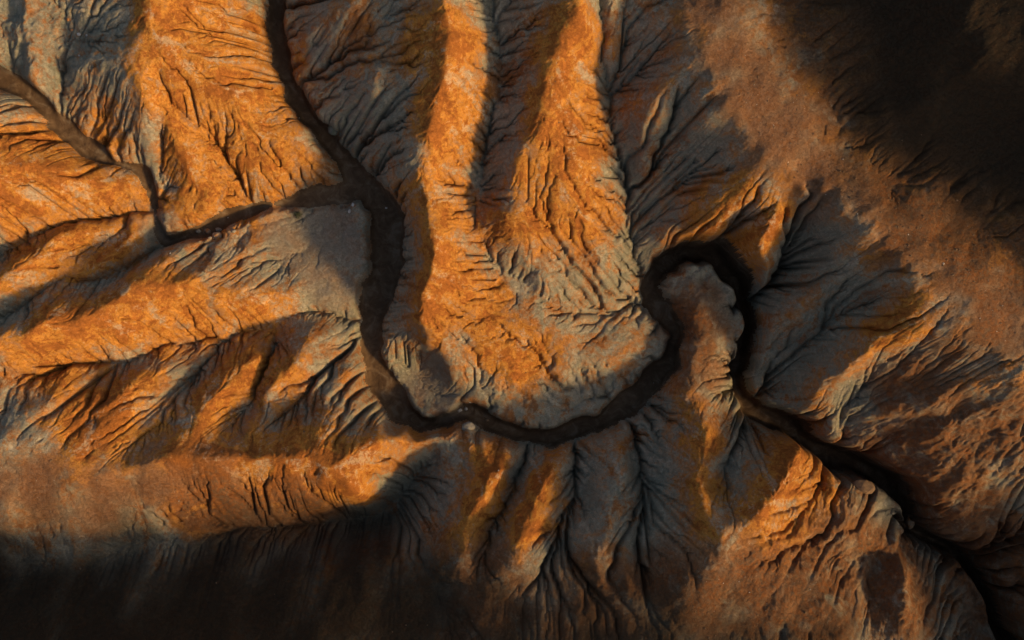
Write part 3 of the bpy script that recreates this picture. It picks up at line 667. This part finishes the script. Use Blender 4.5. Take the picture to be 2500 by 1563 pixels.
def rock_mesh(name, rx, ry, rz, seed, sub=3):
    r_ = random.Random(seed); bm = bmesh.new()
    bmesh.ops.create_icosphere(bm, subdivisions=sub, radius=1.0)
    planes = []
    for _ in range(11):
        d = Vector((r_.gauss(0, 1), r_.gauss(0, 1), r_.gauss(0, 1))).normalized(); planes.append((d, r_.uniform(.66, .92)))
    o = Vector((r_.uniform(0, 50), r_.uniform(0, 50), r_.uniform(0, 50)))
    from mathutils import noise as mn
    for v in bm.verts:
        for d, k in planes:
            t = v.co.dot(d)
            if t > k: v.co -= d * (t - k) * .9
        v.co *= 1 + .13 * mn.noise(v.co * 1.7 + o) + .05 * mn.noise(v.co * 5 + o)
        v.co = Vector((v.co.x * rx, v.co.y * ry, v.co.z * rz))
    me = bpy.data.meshes.new(name); bm.to_mesh(me); bm.free()
    return me
STONES = [  # name, x, y, width, height in photo pixels, turn, rock, label
 ('boulder',531,577,26,21,10,'rust','largest boulder of the cluster in the tributary bend, with rust coloured top'),
 ('boulder',534,562,18,12,-10,'grey','grey slab boulder capping the tributary cluster on its upper right'),
 ('boulder',507,565,17,14,-35,'rust','tan angular boulder left of the largest one in the tributary bend'),
 ('boulder',485,565,15,10,10,'grey','grey flat boulder at the left end of the tributary cluster'),
 ('boulder',512,581,11,8,20,'grey','small dark boulder tucked under the lower left of the tributary cluster'),
 ('boulder',571,564,13,12,0,'grey','lone round grey boulder right of the tributary cluster'),
 ('boulder',814,318,24,28,15,'dark','dark mossy boulder against the right bank of the upper stream'),
 ('boulder',2211,1266,27,42,-8,'rust','upright wedge boulder with lit brown face jammed in the canyon'),
 ('boulder',2108,1188,58,40,-25,'umber','big dark brown block lodged in the canyon beside the bright buttress'),
 ('boulder',1143,1042,36,24,15,'grey','pale rounded boulder bulging from the south bank under the meander'),
 ('stone',862,500,8,10,10,'pale','white grey stone on the confluence mud, upper of the pair'),
 ('stone',854,516,8,11,-15,'pale','pinkish white stone on the confluence mud, lower of the pair'),
 ('stone',943,508,6,5,30,'pale','single small pale stone in the middle of the confluence mud'),
 ('stone',1123,1002,13,9,15,'pale','wider pale stone lying in the dark bed below the orange spur'),
 ('stone',1137,998,9,11,25,'pale','narrower pale stone right beside the wide one below the orange spur'),
 ('stone',1147,982,6,4,0,'pale','tiny pale stone at the foot of the spur cliff'),
 ('stone',1189,1026,11,8,20,'umber','brown stone in the stream bed under the spur tip'),
 ('stone',203,25,15,11,0,'grey','grey green rock at the head of the rubble gully, upper left'),
 ('stone',176,74,11,8,15,'rust','orange brown stone in the upper left rubble gully'),
 ('stone',193,84,9,8,0,'pale','pale lilac stone in the middle of the rubble gully'),
 ('stone',213,87,7,5,-20,'pale','small whitish stone at the right side of the rubble gully'),
 ('stone',166,48,6,8,0,'rust','bright orange stone near the top of the rubble gully'),
 ('stone',194,136,6,6,0,'pale','single pale stone in the dark hollow of the rubble gully'),
 ('stone',148,168,6,8,30,'grey','grey stone at the lower end of the rubble gully'),
]
for i, (nm, sx, sy, w, hh, turn, rk, lb) in enumerate(STONES):
    x, y, z = drop(sx, sy)
    rx, ry = w / 50, hh / 50; rz = (rx + ry) * .42
    o = link(bpy.data.objects.new(nm, rock_mesh(nm, rx, ry, rz, 40 + i)))
    o.location = (x, y, z + rz * .35); o.rotation_euler = (0, 0, R(turn))
    o.data.materials.append(ROCK[rk])
    o['label'] = lb; o['category'] = nm
    o['group'] = 'boulders in the ravine' if nm == 'boulder' else ('stones in the rubble gully' if sx < 300 else 'stones on the stream bed')

# shrub at the lip of the silt flat
def leaf_material():
    m, nt = new_mat('shrub_leaf'); b = NB(nt)
    pos = b.n('ShaderNodeNewGeometry').outputs['Position']
    c = b.mix(b.ramp(b.noise(pos, 6, 3), .4, .6), (0.045, 0.055, 0.022), (0.085, 0.085, 0.035))
    bs = b.n('ShaderNodeBsdfPrincipled'); b.link(c, bs.inputs['Base Color']); bs.inputs['Roughness'].default_value = .8
    b.link(bs.outputs[0], b.n('ShaderNodeOutputMaterial').inputs[0]); return m
x, y, z = drop(727, 524)
sh = link(bpy.data.objects.new('shrub', None)); sh.location = (x, y, z)
sh['label'] = 'low dark green shrub on the upper lip of the grey silt flat'; sh['category'] = 'shrub'
rr = random.Random(5); lv, lf, sv, sf = [], [], [], []
for _ in range(520):
    a, e, r0 = rr.uniform(0, 6.283), rr.uniform(.05, 1.5), rr.uniform(.25, 1) ** .5
    p_ = Vector((math.cos(a) * math.cos(e) * .5, math.sin(a) * math.cos(e) * .38, math.sin(e) * .34)) * r0 * (1 + .25 * math.sin(3 * a))
    u = Vector((rr.gauss(0, 1), rr.gauss(0, 1), rr.gauss(0, .6))).normalized() * .055; w_ = u.cross(Vector((rr.gauss(0, 1), rr.gauss(0, 1), rr.gauss(0, 1)))).normalized() * .025
    k = len(lv); lv += [p_ - u, p_ + w_, p_ + u, p_ - w_]; lf.append((k, k + 1, k + 2, k + 3))
for k in range(9):
    a = k * .7; tip_ = Vector((math.cos(a) * .36, math.sin(a) * .28, .2 + .02 * k)); q_ = len(sv)
    for j in range(3):
        t = Vector((math.cos(j * 2.1), math.sin(j * 2.1), 0)); sv += [t * .018 - Vector((0, 0, .1)), tip_ + t * .006]
    for j in range(3):
        n_ = (j + 1) % 3; sf.append((q_ + 2 * j, q_ + 2 * n_, q_ + 2 * n_ + 1, q_ + 2 * j + 1))
for nm, vv, ff, mt in (('foliage', lv, lf, leaf_material()), ('stems', sv, sf, ROCK['umber'])):
    me = bpy.data.meshes.new(nm); me.from_pydata(vv, [], ff); me.materials.append(mt)
    o = link(bpy.data.objects.new(nm, me)); o.parent = sh

# loose pebbles strewn over upland, rubble gully and stream beds: far too many to count
def pebbles(n, prob, size, seed, name, label, mat):
    g = np.random.default_rng(seed)
    px = g.uniform(-54, 54, n * 6); py = g.uniform(-34, 34, n * 6)
    ii = ((py - ys[0]) / FD).astype(int); jj = ((px - xs[0]) / FD).astype(int)
    ok = np.nonzero(g.random(n * 6) < prob[ii, jj])[0][:n]
    px, py = px[ok], py[ok]; pz = Z[ii[ok], jj[ok]]
    m_ = len(ok); r0 = size * (.5 + g.pareto(3.0, m_).clip(0, 2.2))
    octa = np.array([(1,0,0),(-1,0,0),(0,1,0),(0,-1,0),(0,0,.8),(0,0,-.8)])
    tri = np.array([(0,2,4),(2,1,4),(1,3,4),(3,0,4),(2,0,5),(1,2,5),(3,1,5),(0,3,5)])
    V = octa[None] * (g.uniform(.6, 1.3, (m_, 6, 3))) * r0[:, None, None]
    a = g.uniform(0, 6.28, m_); ca, sa = np.cos(a)[:, None], np.sin(a)[:, None]
    V = np.stack((V[..., 0] * ca - V[..., 1] * sa, V[..., 0] * sa + V[..., 1] * ca, V[..., 2]), -1)
    V += np.stack((px, py, pz + r0 * .2), -1)[:, None]
    F_ = (tri[None] + 6 * np.arange(m_)[:, None, None]).reshape(-1, 3)
    me = bpy.data.meshes.new(name); me.from_pydata(V.reshape(-1, 3).tolist(), [], F_.tolist()); me.materials.append(mat)
    o = link(bpy.data.objects.new(name, me)); o['kind'] = 'stuff'; o['label'] = label
gap = (bed > .5)
pebbles(9000, S['gravel'] * gap * .8 + .02 * gap, .036, 11, 'pebbles', 'brown pebbles strewn over the gravel upland', ROCK['umber'])
pebbles(1100, (S['gravel'] * gap * .6 + .05) * (1 - S['painted_shade']), .032, 12, 'pebbles', 'small pale stones scattered over slopes and stream bed', ROCK['pale'])
pebbles(500, blob(X, Y, [(185,40,6.8,30),(195,80,6,34),(185,120,5.6,28),(155,180,5,20),(150,230,4,14)], .8, 2), .10, 13, 'rubble', 'grey and lilac rubble filling the gully in the upper left', ROCK['grey'])
print('done', round(time.time() - T0, 1))
